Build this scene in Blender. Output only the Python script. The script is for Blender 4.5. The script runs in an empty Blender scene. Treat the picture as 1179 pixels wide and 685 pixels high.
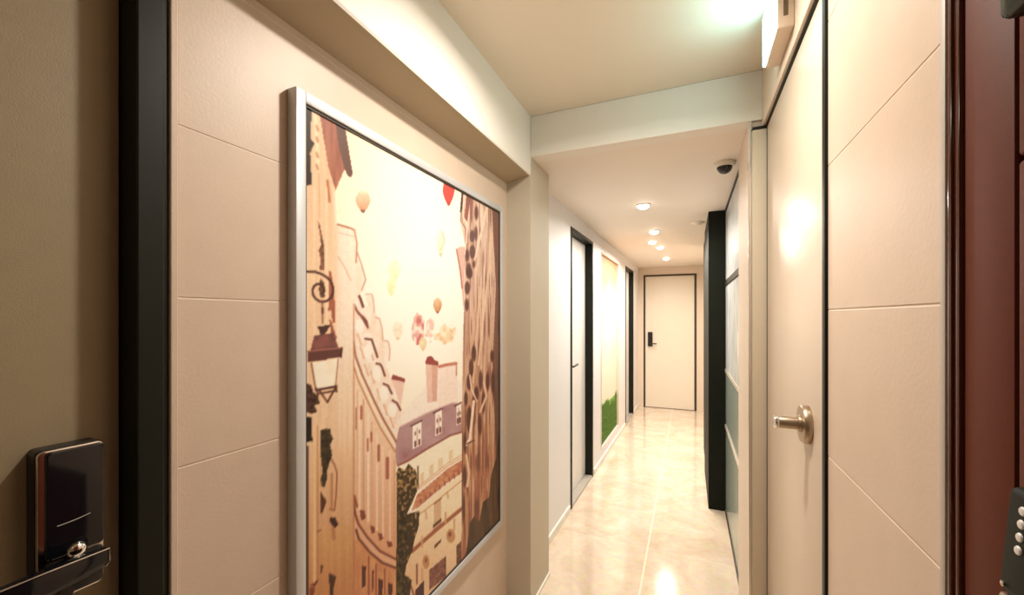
import bpy, bmesh, math, random
import numpy as np
from mathutils import Vector, Matrix

random.seed(7)
RNG = np.random.default_rng(11)
scene = bpy.context.scene
COL = scene.collection

# ------------------------------------------------------------------ helpers
def srgb(r, g, b):
    def f(c):
        c /= 255.0
        return c / 12.92 if c <= 0.04045 else ((c + 0.055) / 1.055) ** 2.4
    return (f(r), f(g), f(b), 1.0)


def tag(o, label, cat, group=None, kind=None):
    o['label'] = label
    o['category'] = cat
    if group:
        o['group'] = group
    if kind:
        o['kind'] = kind
    return o


def link(name, me, mat=None, parent=None):
    o = bpy.data.objects.new(name, me)
    COL.objects.link(o)
    if mat is not None and me is not None and not me.materials:
        me.materials.append(mat)
    if parent is not None:
        o.parent = parent
        o.matrix_parent_inverse = parent.matrix_world.inverted()
    return o


def empty(name, loc=(0, 0, 0)):
    o = bpy.data.objects.new(name, None)
    o.location = loc
    o.empty_display_size = 0.05
    COL.objects.link(o)
    bpy.context.view_layer.update()
    return o


class MB:
    """collects shapes into one mesh"""
    def __init__(self):
        self.bm = bmesh.new()

    def _merge(self, tmp):
        me = bpy.data.meshes.new('tmp')
        tmp.to_mesh(me)
        tmp.free()
        self.bm.from_mesh(me)
        bpy.data.meshes.remove(me)

    def box(self, x0, x1, y0, y1, z0, z1, bev=0.0, seg=2):
        t = bmesh.new()
        bmesh.ops.create_cube(t, size=1.0)
        for v in t.verts:
            v.co = Vector(((x0 + x1) / 2 + v.co.x * (x1 - x0), (y0 + y1) / 2 + v.co.y * (y1 - y0), (z0 + z1) / 2 + v.co.z * (z1 - z0)))
        if bev > 0:
            bmesh.ops.bevel(t, geom=list(t.edges), offset=bev, segments=seg, affect='EDGES', profile=0.5)
        self._merge(t)
        return self

    def prism(self, pts, axis, a, b, bev=0.0, seg=2):
        """extrude a closed 2D outline along an axis; pts are the two other coordinates in xyz order"""
        t = bmesh.new()
        def mk(p, w):
            if axis == 'x': return (w, p[0], p[1])
            if axis == 'y': return (p[0], w, p[1])
            return (p[0], p[1], w)
        lo = [t.verts.new(mk(p, a)) for p in pts]
        hi = [t.verts.new(mk(p, b)) for p in pts]
        n = len(pts)
        t.faces.new(lo)
        t.faces.new(hi[::-1])
        for i in range(n):
            j = (i + 1) % n
            t.faces.new((lo[j], lo[i], hi[i], hi[j]))
        bmesh.ops.recalc_face_normals(t, faces=list(t.faces))
        if bev > 0:
            bmesh.ops.bevel(t, geom=list(t.edges), offset=bev, segments=seg, affect='EDGES', profile=0.5)
        self._merge(t)
        return self

    def lathe(self, prof, origin, axis='z', n=40):
        """profile of (radius, height) turned about an axis through origin"""
        t = bmesh.new()
        rings = []
        for r, h in prof:
            ring = []
            for k in range(n):
                a = 2 * math.pi * k / n
                p = (r * math.cos(a), r * math.sin(a), h)
                if axis == 'x': p = (p[2], p[0], p[1])
                elif axis == 'y': p = (p[0], p[2], p[1])
                ring.append(t.verts.new((origin[0] + p[0], origin[1] + p[1], origin[2] + p[2])))
            rings.append(ring)
        for i in range(len(rings) - 1):
            for k in range(n):
                j = (k + 1) % n
                t.faces.new((rings[i][k], rings[i][j], rings[i + 1][j], rings[i + 1][k]))
        t.faces.new(rings[0][::-1])
        t.faces.new(rings[-1])
        bmesh.ops.remove_doubles(t, verts=list(t.verts), dist=1e-6)
        bmesh.ops.recalc_face_normals(t, faces=list(t.faces))
        self._merge(t)
        return self

    def tube(self, pts, r, n=12):
        t = bmesh.new()
        pts = [Vector(p) for p in pts]
        rings = []
        for i, p in enumerate(pts):
            d = (pts[min(i + 1, len(pts) - 1)] - pts[max(i - 1, 0)]).normalized()
            up = Vector((0, 0, 1)) if abs(d.z) < 0.9 else Vector((1, 0, 0))
            a = d.cross(up).normalized()
            b = d.cross(a).normalized()
            rings.append([t.verts.new(p + r * (math.cos(2 * math.pi * k / n) * a + math.sin(2 * math.pi * k / n) * b)) for k in range(n)])
        for i in range(len(rings) - 1):
            for k in range(n):
                j = (k + 1) % n
                t.faces.new((rings[i][k], rings[i][j], rings[i + 1][j], rings[i + 1][k]))
        t.faces.new(rings[0][::-1])
        t.faces.new(rings[-1])
        bmesh.ops.recalc_face_normals(t, faces=list(t.faces))
        self._merge(t)
        return self

    def shear_to_wall(self):
        """set shapes given at the straight wall line onto the corridor's slightly converging left wall"""
        for v in self.bm.verts:
            v.co.x += wall_x(v.co.y) - WALL_X0
        return self

    def build(self, name, mat, parent=None, smooth=None):
        me = bpy.data.meshes.new(name)
        self.bm.to_mesh(me)
        self.bm.free()
        if smooth:
            for p in me.polygons:
                p.use_smooth = True
            me.set_sharp_from_angle(angle=math.radians(smooth))
        return link(name, me, mat, parent)


WALL_X0 = -0.812
def wall_x(y):
    return WALL_X0 + (y - 2.5) * 0.0150


# ------------------------------------------------------------------ materials
def new_mat(name):
    m = bpy.data.materials.new(name)
    m.use_nodes = True
    nt = m.node_tree
    return m, nt, nt.nodes['Principled BSDF']


def mat(name, col, rough=0.5, metal=0.0, spec=0.5, var=0.0, vscale=20.0, bump=0.0, bscale=200.0, coat=0.0, coat_rough=0.05):
    m, nt, b = new_mat(name)
    b.inputs['Base Color'].default_value = col
    b.inputs['Roughness'].default_value = rough
    b.inputs['Metallic'].default_value = metal
    b.inputs['Specular IOR Level'].default_value = spec
    b.inputs['Coat Weight'].default_value = coat
    b.inputs['Coat Roughness'].default_value = coat_rough
    tc = nt.nodes.new('ShaderNodeTexCoord')
    if var > 0:
        n = nt.nodes.new('ShaderNodeTexNoise')
        n.inputs['Scale'].default_value = vscale
        n.inputs['Detail'].default_value = 6
        nt.links.new(tc.outputs['Object'], n.inputs['Vector'])
        mx = nt.nodes.new('ShaderNodeMix')
        mx.data_type = 'RGBA'
        mx.inputs['A'].default_value = tuple(c * (1 - var) for c in col[:3]) + (1,)
        mx.inputs['B'].default_value = tuple(min(1, c * (1 + var)) for c in col[:3]) + (1,)
        nt.links.new(n.outputs['Fac'], mx.inputs['Factor'])
        nt.links.new(mx.outputs['Result'], b.inputs['Base Color'])
    if bump > 0:
        n = nt.nodes.new('ShaderNodeTexNoise')
        n.inputs['Scale'].default_value = bscale
        n.inputs['Detail'].default_value = 4
        nt.links.new(tc.outputs['Object'], n.inputs['Vector'])
        bp = nt.nodes.new('ShaderNodeBump')
        bp.inputs['Strength'].default_value = bump
        bp.inputs['Distance'].default_value = 0.002
        nt.links.new(n.outputs['Fac'], bp.inputs['Height'])
        nt.links.new(bp.outputs['Normal'], b.inputs['Normal'])
    return m


def emit(name, col, strength):
    m, nt, b = new_mat(name)
    b.inputs['Base Color'].default_value = (0.8, 0.8, 0.8, 1)
    b.inputs['Emission Color'].default_value = col
    b.inputs['Emission Strength'].default_value = strength
    return m


M_white = mat('white_paint', (0.85, 0.80, 0.73, 1), 0.6, var=0.02, vscale=6, bump=0.05, bscale=300)
M_ceil = mat('ceiling_paint', (0.84, 0.755, 0.63, 1), 0.65, var=0.02, vscale=5, bump=0.04, bscale=300)
M_corr_ceil = mat('corridor_ceiling_paint', (0.85, 0.76, 0.67, 1), 0.6, var=0.02, vscale=5, bump=0.04, bscale=300)
M_corr_wall = mat('cool_white_wallpaper', (0.82, 0.80, 0.80, 1), 0.45, var=0.02, vscale=8, bump=0.08, bscale=250)
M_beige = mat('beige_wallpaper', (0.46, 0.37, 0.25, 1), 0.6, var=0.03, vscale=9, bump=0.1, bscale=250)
M_pier = mat('grey_beige_wallpaper', (0.58, 0.51, 0.40, 1), 0.6, var=0.03, vscale=9, bump=0.1, bscale=250)
M_tile = mat('matt_beige_tile', (0.70, 0.55, 0.435, 1), 0.45, var=0.05, vscale=14, bump=0.12, bscale=160)
M_grout = mat('pale_grout', (0.82, 0.70, 0.58, 1), 0.8)
M_alu = mat('silver_aluminium', (0.62, 0.62, 0.63, 1), 0.45, metal=0.25, var=0.02)
M_liner = mat('dark_liner', (0.05, 0.04, 0.03, 1), 0.6)
M_black = mat('black_metal', (0.008, 0.009, 0.005, 1), 0.45, spec=0.25, var=0.1)
M_black_panel = mat('matt_black_panel', (0.007, 0.009, 0.005, 1), 0.6, spec=0.18, var=0.15)
M_brown_door = mat('olive_beige_door_film', (0.36, 0.285, 0.175, 1), 0.5, var=0.06, vscale=30, bump=0.15, bscale=400)
M_gloss = mat('black_gloss_glass', (0.006, 0.007, 0.010, 1), 0.08, spec=0.6)
M_lockblack = mat('black_plastic', (0.012, 0.012, 0.012, 1), 0.3)
M_chrome = mat('chrome', (0.80, 0.78, 0.74, 1), 0.14, metal=1.0)
M_brass = mat('warm_satin_nickel', (0.46, 0.36, 0.26, 1), 0.36, metal=1.0)
M_cream_door = mat('cream_door_film', (0.72, 0.60, 0.48, 1), 0.33, spec=0.5, var=0.02, vscale=12, bump=0.22, bscale=140)
M_far_door = mat('pale_cream_door', (0.80, 0.72, 0.60, 1), 0.42, var=0.03, vscale=10)
M_white_door = mat('white_door_film', (0.82, 0.78, 0.74, 1), 0.4, var=0.02, vscale=12)
M_casing = mat('dark_brown_casing', (0.045, 0.028, 0.016, 1), 0.4, var=0.1)
M_post = mat('warm_post_paint', (0.74, 0.62, 0.50, 1), 0.5, var=0.02)
M_jamb = mat('beige_jamb_film', (0.64, 0.55, 0.42, 1), 0.5, var=0.03)
M_red = mat('dark_red_door_coat', (0.115, 0.026, 0.011, 1), 0.6, spec=0.2, var=0.08, vscale=60, bump=0.1, bscale=500)
M_redgloss = mat('glossy_maroon_frame', (0.075, 0.016, 0.008, 1), 0.12, spec=0.6)
M_redgroove = mat('dark_groove', (0.02, 0.006, 0.004, 1), 0.7)
M_greystrip = mat('grey_edge_strip', (0.50, 0.45, 0.40, 1), 0.55, metal=0.1)
M_key = mat('white_key_plastic', (0.85, 0.83, 0.80, 1), 0.35)
M_darkgreen = mat('green_black_plastic', (0.020, 0.026, 0.018, 1), 0.22, var=0.1)
M_ivory = mat('ivory_plastic', (0.80, 0.74, 0.64, 1), 0.4)
M_house = mat('sign_housing', (0.74, 0.60, 0.47, 1), 0.45)
M_slot = mat('brown_slot', (0.16, 0.11, 0.06, 1), 0.6)
M_panel = emit('sign_light_panel', (0.42, 0.93, 0.95, 1), 13.0)
M_lens = emit('downlight_lens', (1.0, 0.93, 0.80, 1), 14.0)
M_domeblack = mat('dome_black', (0.010, 0.010, 0.010, 1), 0.12, spec=0.6)
M_sill = mat('grey_stone_sill', (0.42, 0.38, 0.33, 1), 0.35, var=0.15, vscale=40)
M_rail = mat('pale_rail', (0.62, 0.57, 0.48, 1), 0.3, metal=0.3)
M_strip = mat('pale_floor_strip', (0.86, 0.82, 0.74, 1), 0.35)


def floor_material():
    m, nt, b = new_mat('polished_marble_tile')
    N, L = nt.nodes, nt.links
    tc = N.new('ShaderNodeTexCoord')
    sep = N.new('ShaderNodeSeparateXYZ')
    L.new(tc.outputs['Object'], sep.inputs[0])
    def math_(op, a, bb=None):
        n = N.new('ShaderNodeMath')
        n.operation = op
        for i, q in enumerate((a, bb)):
            if q is None: continue
            if isinstance(q, (int, float)): n.inputs[i].default_value = q
            else: L.new(q, n.inputs[i])
        return n.outputs[0]
    def joint(src, off, per, w):
        t = math_('ADD', math_('DIVIDE', math_('SUBTRACT', src, off), per), 0.5)
        t = math_('ABSOLUTE', math_('SUBTRACT', math_('FRACT', t), 0.5))
        return math_('LESS_THAN', math_('MULTIPLY', t, per), w)
    jl = joint(sep.outputs['X'], -0.235, 0.60, 0.0045)
    jc = joint(sep.outputs['Y'], 2.66, 1.2, 0.0014)
    j = math_('MAXIMUM', jl, jc)
    n1 = N.new('ShaderNodeTexNoise'); n1.inputs['Scale'].default_value = 3.2; n1.inputs['Detail'].default_value = 9; n1.inputs['Roughness'].default_value = 0.62; n1.inputs['Distortion'].default_value = 1.3
    L.new(tc.outputs['Object'], n1.inputs['Vector'])
    n2 = N.new('ShaderNodeTexNoise'); n2.inputs['Scale'].default_value = 26; n2.inputs['Detail'].default_value = 6
    L.new(tc.outputs['Object'], n2.inputs['Vector'])
    r = N.new('ShaderNodeValToRGB')
    r.color_ramp.elements[0].position = 0.30; r.color_ramp.elements[0].color = (0.62, 0.48, 0.345, 1)
    r.color_ramp.elements[1].position = 0.72; r.color_ramp.elements[1].color = (0.80, 0.69, 0.56, 1)
    L.new(n1.outputs['Fac'], r.inputs[0])
    mx = N.new('ShaderNodeMix'); mx.data_type = 'RGBA'; mx.blend_type = 'OVERLAY'; mx.inputs['Factor'].default_value = 0.25
    L.new(r.outputs[0], mx.inputs['A']); L.new(n2.outputs['Color'], mx.inputs['B'])
    mj = N.new('ShaderNodeMix'); mj.data_type = 'RGBA'
    L.new(j, mj.inputs['Factor']); L.new(mx.outputs['Result'], mj.inputs['A']); mj.inputs['B'].default_value = (0.86, 0.78, 0.64, 1)
    L.new(mj.outputs['Result'], b.inputs['Base Color'])
    b.inputs['Roughness'].default_value = 0.13
    b.inputs['Specular IOR Level'].default_value = 0.6
    b.inputs['Coat Weight'].default_value = 0.4
    b.inputs['Coat Roughness'].default_value = 0.07
    return m

M_floor = floor_material()


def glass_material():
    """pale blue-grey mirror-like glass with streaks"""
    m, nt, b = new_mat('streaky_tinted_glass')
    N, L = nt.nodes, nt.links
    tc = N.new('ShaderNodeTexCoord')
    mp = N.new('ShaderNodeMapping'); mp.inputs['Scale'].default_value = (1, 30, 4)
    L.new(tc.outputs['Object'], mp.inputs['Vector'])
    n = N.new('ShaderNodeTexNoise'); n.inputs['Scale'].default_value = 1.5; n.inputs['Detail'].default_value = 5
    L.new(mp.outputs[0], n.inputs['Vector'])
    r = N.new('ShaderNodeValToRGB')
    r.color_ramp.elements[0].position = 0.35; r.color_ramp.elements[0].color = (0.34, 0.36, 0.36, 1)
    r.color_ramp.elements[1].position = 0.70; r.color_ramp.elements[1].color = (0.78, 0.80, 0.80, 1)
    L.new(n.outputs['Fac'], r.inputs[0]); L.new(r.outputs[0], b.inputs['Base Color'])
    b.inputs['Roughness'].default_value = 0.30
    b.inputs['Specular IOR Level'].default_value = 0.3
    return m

M_glass = glass_material()
M_glass_low = mat('teal_tinted_glass', (0.30, 0.36, 0.31, 1), 0.18, spec=0.6, var=0.1)

# ------------------------------------------------------------------ heights
ZC = 2.398      # ceiling over the near landing
ZH = 2.204      # lowered corridor ceiling
YP = 1.889      # front of the header
YE = 6.839      # end wall
XN, XP, XR, XG = -0.837, -0.711, 0.265, 0.245

# ------------------------------------------------------------------ setting
f = MB().box(-1.25, 0.75, -1.6, 7.0, -0.06, 0.0).build('floor', M_floor)
tag(f, 'polished beige marble tile floor running the length of the corridor', 'floor', kind='structure')
c = MB().box(-0.711, 0.62, -1.6, YP, ZC, ZC + 0.06).build('ceiling', M_ceil)
tag(c, 'warm white upper ceiling over the near part of the corridor', 'ceiling', kind='structure')
c = MB().box(-1.0, 0.6, YP + 0.08, 7.0, ZH, ZH + 0.06).build('ceiling_corridor', M_corr_ceil)
tag(c, 'lowered cream ceiling with round downlights along the far corridor', 'ceiling', kind='structure')
h = MB().box(-0.711, 0.30, YP, YP + 0.08, ZH - 0.002, ZC, 0.002).build('wall_header', M_white)
tag(h, 'white drop face across the corridor where the ceiling steps down', 'wall', kind='structure')

# beam over the picture recess: front face, small lip, sloping soffit
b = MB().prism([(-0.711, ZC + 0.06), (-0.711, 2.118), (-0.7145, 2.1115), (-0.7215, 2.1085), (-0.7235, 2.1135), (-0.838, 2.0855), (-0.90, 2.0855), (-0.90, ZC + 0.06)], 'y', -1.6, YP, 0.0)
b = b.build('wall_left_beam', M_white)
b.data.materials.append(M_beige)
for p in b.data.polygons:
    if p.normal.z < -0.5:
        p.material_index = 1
tag(b, 'long white boxed beam with beige underside above the street picture', 'beam', kind='structure')

# tiled wall of the recess
def tiled_wall(name, x_face, sign, y0, y1, z0, z1, joints_z, joints_y, back, lab):
    mb = MB()
    th = 0.008
    zs = [z for z in [z0] + [q for q in joints_z if z0 < q < z1] + [z1]]
    ys = [y for y in [y0] + [q for q in joints_y if y0 < q < y1] + [y1]]
    g = 0.0013
    for i in range(len(zs) - 1):
        for k in range(len(ys) - 1):
            xa, xb = x_face, x_face - sign * th
            mb.box(min(xa, xb), max(xa, xb), ys[k] + g, ys[k + 1] - g, zs[i] + g, zs[i + 1] - g, 0.0010, 2)
    o = mb.build(name, M_tile)
    o.data.materials.append(M_grout)
    bm = bmesh.new(); bm.from_mesh(o.data)
    xa, xb = x_face - sign * 0.0011, x_face - sign * back
    t = bmesh.ops.create_cube(bm, size=1.0)['verts']
    for v in t:
        v.co = Vector(((xa + xb) / 2 + v.co.x * abs(xa - xb), (y0 + y1) / 2 + v.co.y * (y1 - y0 - 0.0005), (z0 + z1) / 2 + v.co.z * (z1 - z0 - 0.0005)))
    vs = set(t)
    for fc in bm.faces:
        if all(v in vs for v in fc.verts):
            fc.material_index = 1
            fc.smooth = False
    bm.to_mesh(o.data); bm.free()
    tag(o, lab, 'wall', kind='structure')
    return o

LJ = [0.230 + 0.3065 * k for k in range(0, 7)]
tiled_wall('wall_left', XN, 1, 0.441, YP, 0.0, 2.090, [0.232, 0.538, 0.844, 1.151, 1.455, 1.763, 2.068], [], 0.06,
           'beige tiled wall of the shallow recess behind the street picture')
tiled_wall('wall_right', XR, -1, 0.622, 1.048, 0.0, ZC, [0.232, 0.532, 0.832, 1.132, 1.435, 1.733, 2.033, 2.333], [], 0.10,
           'narrow beige tiled wall between the dark red door and the cream door')
# pale edge profile beside the black door frame
t = MB().box(-0.850, XN + 0.006, 0.428, 0.4405, 0.0, 2.09, 0.002).build('trim_1', M_tile)
tag(t, 'slim beige edge profile between black door frame and tiled wall', 'trim', kind='structure')
# pier that ends the recess
p = MB().box(-0.90, XP, YP, 2.176, 0.0, ZH, 0.0025).build('wall_left_pier', M_pier)
tag(p, 'plain beige wall pier at the far end of the picture recess', 'wall', kind='structure')

# corridor left wall with three openings
DO1 = (2.985, 3.670)     # opening of the first corridor door
MUR = (4.03, 5.02)       # recess of the grass panel
DO2 = (5.560, 6.260)
ZD = 2.080
mb = MB()
def lw(y0, y1, z0, z1, d0=0.0, d1=0.10):
    mb.box(WALL_X0 - d1, WALL_X0 - d0, y0, y1, z0, z1)
lw(2.176, DO1[0], 0, ZH); lw(DO1[0], DO1[1], ZD, ZH); lw(DO1[1], MUR[0], 0, ZH)
lw(MUR[0], MUR[1], 2.06, ZH); lw(MUR[0], MUR[1], 0, 0.14); lw(MUR[0], MUR[1], 0.14, 2.06, 0.045)
lw(MUR[1], DO2[0], 0, ZH); lw(DO2[0], DO2[1], ZD, ZH); lw(DO2[1], YE, 0, ZH)
w = mb.shear_to_wall().build('wall_left_corridor', M_corr_wall)
tag(w, 'white papered left wall of the far corridor with two doors', 'wall', kind='structure')
mb = MB()
for y0, y1 in ((2.18, DO1[0] - 0.05), (DO1[1] + 0.05, DO2[0] - 0.05), (DO2[1] + 0.05, YE)):
    mb.box(WALL_X0, WALL_X0 + 0.012, y0, y1, 0.0, 0.05, 0.002)
w = mb.shear_to_wall().build('baseboard_left', M_strip)
tag(w, 'low pale skirting along the foot of the white corridor wall', 'baseboard', kind='structure')
w = MB().box(XP, XP + 0.008, YP + 0.002, 2.174, 0.0, 0.02, 0.002).build('trim_2', M_strip)
tag(w, 'thin pale strip along the foot of the beige wall pier', 'trim', kind='structure')

# end wall, with its door opening
FD = (-0.665, 0.103, 2.085)
mb = MB()
mb.box(-0.95, FD[0], YE, YE + 0.1, 0, ZH); mb.box(FD[1], 0.45, YE, YE + 0.1, 0, ZH); mb.box(FD[0], FD[1], YE, YE + 0.1, FD[2], ZH)
w = mb.build('wall_end', M_post)
tag(w, 'cream end wall around the far door of the corridor', 'wall', kind='structure')
# right wall pieces
w = MB().box(0.220, 0.45, 1.9015, 2.272, 0.0, ZH, 0.0015).build('wall_right_post', M_post)
tag(w, 'warm cream wall post between the cream door and the glass partition', 'wall', kind='structure')
w = MB().box(0.2175, 0.2295, YP - 0.001, YP + 0.0115, 0.0, ZH - 0.003, 0.002).build('trim_3', M_chrome)
tag(w, 'narrow polished metal corner strip on the cream wall post', 'trim', kind='structure')
w = MB().box(XG + 0.02, 0.45, 2.272, 3.389, 0.0, ZH).box(XG + 0.01, 0.45, 3.389, YE, 0.0, ZH).build('wall_right_corridor', M_post)
tag(w, 'cream right wall behind the glass partition and black panel', 'wall', kind='structure')
w = MB().box(XR, 0.45, 1.048, 1.8885, 2.1722, ZC).build('wall_right_over_door', M_post)
tag(w, 'cream wall above the cream door with the lit sign on it', 'wall', kind='structure')
# back of the landing, behind the viewpoint
w = MB().box(-1.2, 0.7, -1.66, -1.6, 0, ZC).build('wall_back', M_beige)
tag(w, 'plain beige wall closing the near end of the corridor', 'wall', kind='structure')
w = MB().box(-0.95, -0.90, -1.6, 0.43, 0, 2.2).build('wall_left_near', M_beige)
tag(w, 'plain wall around the olive beige door at the near left', 'wall', kind='structure')
w = MB().box(0.33, 0.45, -1.6, 0.62, 0, ZC).build('wall_right_near', M_beige)
tag(w, 'plain wall around the dark red door at the near right', 'wall', kind='structure')

# ------------------------------------------------------------------ door 1: olive beige door, near left
d = empty('door_1', (-0.85, 0.0, 0.0))
tag(d, 'olive beige door in a black frame with black digital lock, nearest on the left', 'door', kind='structure')
MB().box(-0.905, -0.878, -0.60, 0.3775, 0.006, 2.10, 0.002).build('door_leaf', M_brown_door, d)
fr = MB()
fr.box(-0.910, -0.829, 0.3785, 0.4185, 0.0, 2.13, 0.003)
fr.box(-0.900, -0.836, 0.4190, 0.4272, 0.0, 2.13, 0.0015)
fr.build('door_frame', M_black, d)
lk = MB()
def rrect(y0, y1, z0, z1, r, n=6):
    pts = []
    for cy, cz, a0 in ((y1 - r, z1 - r, 0), (y0 + r, z1 - r, 90), (y0 + r, z0 + r, 180), (y1 - r, z0 + r, 270)):
        for k in range(n + 1):
            a = math.radians(a0 + 90 * k / n)
            pts.append((cy + r * math.cos(a), cz + r * math.sin(a)))
    return pts
lk.prism(rrect(0.2715, 0.3455, 1.006, 1.2290, 0.008), 'x', -0.8775, -0.8545, 0.0)
lock = lk.build('digital_lock', M_lockblack, d, 30)
MB().prism(rrect(0.2720, 0.3440, 1.008, 1.2275, 0.008), 'x', -0.8550, -0.8450, 0.0015).build('chrome_rim', M_chrome, lock, 30)
MB().prism(rrect(0.2785, 0.3425, 1.070, 1.2255, 0.006), 'x', -0.8475, -0.8395, 0.0025).build('slide_cover', M_gloss, lock, 30)
MB().prism(rrect(0.2785, 0.3425, 1.011, 1.067, 0.006), 'x', -0.8475, -0.8415, 0.002).build('lower_cover', M_lockblack, lock, 30)
arc = [(-0.8390, 0.290 + 0.036 * k / 10, 1.118 + 0.0040 * (k / 10.0) ** 2) for k in range(11)]
MB().tube(arc, 0.0005, 6).build('grip_line', M_rail, lock, 40)
MB().lathe([(0.0115, 0.0), (0.0115, 0.006), (0.0085, 0.010), (0.003, 0.0118), (0.0005, 0.012)], (-0.8415, 0.3100, 1.074), 'x', 28).build('thumb_turn', M_chrome, lock, 40)
hd = MB()
hd.lathe([(0.0085, 0.0), (0.0085, 0.030)], (-0.8415, 0.2900, 1.030), 'x', 20)
hd.prism([(0.3310, 1.0745), (0.3310, 1.0560), (0.3270, 1.0500), (0.3020, 1.0440), (0.2605, 1.0400), (0.1500, 1.0400), (0.1500, 1.0730), (0.2600, 1.0750)], 'x', -0.8135, -0.7975, 0.002)
hd.build('lever_handle', M_gloss, lock, 30)
MB().tube([(-0.7970, 0.150, 1.0735), (-0.7970, 0.260, 1.0755), (-0.7970, 0.3310, 1.0750), (-0.7970, 0.3316, 1.0560), (-0.7970, 0.3270, 1.0500)], 0.0010, 8).build('handle_edging', M_chrome, lock, 40)

# ------------------------------------------------------------------ door 2: dark red door, near right
d = empty('door_2', (0.30, 0.3, 0.0))
tag(d, 'dark red panelled door with keypad lock, nearest on the right', 'door', kind='structure')
lf = MB()
YS, ZG, G = 0.5165, 1.560, 0.0018
lf.box(0.268, 0.30, YS + G, 0.5915, 0.006, 2.10, 0.0012)
lf.box(0.268, 0.30, -0.30, YS - G, 0.006, ZG - G, 0.004, 3)
lf.box(0.268, 0.30, -0.30, YS - G, ZG + G, 2.10, 0.004, 3)
leaf = lf.build('door_leaf', M_red, d, 30)
MB().box(0.276, 0.304, -0.29, 0.585, 0.008, 2.09).build('panel_groove', M_redgroove, leaf)
fr = MB()
fr.box(0.2640, 0.32, 0.5925, 0.6010, 0.0, 2.13, 0.0012)
fr.box(0.2615, 0.32, 0.6018, 0.6095, 0.0, 2.13, 0.0015)
fr.build('door_frame', M_redgloss, d, 30)
MB().box(0.2605, 0.32, 0.6103, 0.6210, 0.0, 2.13, 0.0012).build('edge_strip', M_greystrip, d, 30)
# keypad lock: body gets thicker downwards
kb = MB()
kb.prism([(0.269, 1.278), (0.2525, 1.278), (0.2490, 1.274), (0.2425, 1.196), (0.2440, 1.190), (0.269, 1.190)], 'y', 0.404, 0.4870, 0.002)
kp = kb.build('keypad_lock', M_black_panel, d, 30)
for r in range(4):
    for q in range(3):
        MB().lathe([(0.0040, 0.0), (0.0040, -0.0016), (0.0030, -0.0028), (0.0005, -0.0031)], (0.2498 - r * 0.0009, 0.4700 - q * 0.0165, 1.2625 - r * 0.0107), 'x', 20).build('key', M_key, kp, 40)
MB().prism([(0.269, 1.189), (0.2415, 1.189), (0.2405, 1.182), (0.2490, 1.120), (0.2560, 1.085), (0.269, 1.080)], 'y', 0.406, 0.4860, 0.003).build('flip_cover', M_brass, kp, 30)
MB().lathe([(0.0022, 0.0), (0.0022, -0.0016), (0.0008, -0.0022)], (0.2430, 0.4815, 1.1965), 'x', 14).build('indicator_stud', M_chrome, kp, 40)
ub = MB()
ub.prism(rrect(0.400, 0.4955, 1.672, 1.760, 0.012), 'x', 0.246, 0.2685, 0.004)
ul = ub.build('upper_lock', M_darkgreen, d, 30)
MB().prism(rrect(0.398, 0.4975, 1.670, 1.762, 0.013), 'x', 0.262, 0.2683, 0.001).build('back_plate', M_black, ul, 30)
MB().box(0.243, 0.2465, 0.425, 0.458, 1.690, 1.702, 0.001).build('bolt_slot', M_domeblack, ul)

# ------------------------------------------------------------------ door 3: cream door in the right wall
d = empty('door_3', (0.28, 1.5, 0.0))
tag(d, 'cream door with a round nickel knob in the right wall below the lit sign', 'door', kind='structure')
MB().box(0.279, 0.32, 1.106, 1.8665, 0.006, 2.163, 0.003).build('door_leaf', M_cream_door, d, 30)
fr = MB()
fr.box(0.2600, 0.34, 1.0495, 1.0700, 0.0, 2.36, 0.002)
fr.box(0.2640, 0.34, 1.0705, 1.0880, 0.0, 2.30, 0.002)
fr.box(0.2700, 0.34, 1.0885, 1.1035, 0.0, 2.18, 0.0015)
fr.box(0.2730, 0.34, 1.1035, 1.8880, 2.1655, 2.1720, 0.001)
fr.box(0.2785, 0.34, 1.8680, 1.8780, 0.0, 2.1650)
fr.build('door_frame', M_black, d, 30)
jb = MB()
jb.box(0.2300, 0.34, YP - 0.0105, YP + 0.010, 0.0, 2.160, 0.002)
jb.build('side_jamb', M_jamb, d, 30)
MB().box(0.2305, 0.30, YP - 0.0125, YP + 0.009, 2.1615, 2.172, 0.002).build('jamb_cap', M_black, d, 30)
kn = MB()
KY, KZ = 1.262, 1.148
kn.lathe([(0.0470, 0.0), (0.0485, -0.003), (0.0485, -0.013), (0.0455, -0.0175), (0.0215, -0.0190), (0.0205, -0.0240), (0.0180, -0.0255)], (0.279, KY, KZ), 'x', 56)
kr = kn.build('knob_rose', M_brass, d, 35)
MB().lathe([(0.0155, 0.0), (0.0155, -0.038), (0.0145, -0.040)], (0.2540, KY, KZ), 'x', 40).build('knob_neck', M_brass, kr, 35)
MB().lathe([(0.0150, 0.0), (0.0172, -0.002), (0.0178, -0.006), (0.0165, -0.0098), (0.010, -0.0118), (0.001, -0.0122)], (0.2145, KY, KZ), 'x', 40).build('knob_end', M_chrome, kr, 40)

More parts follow.
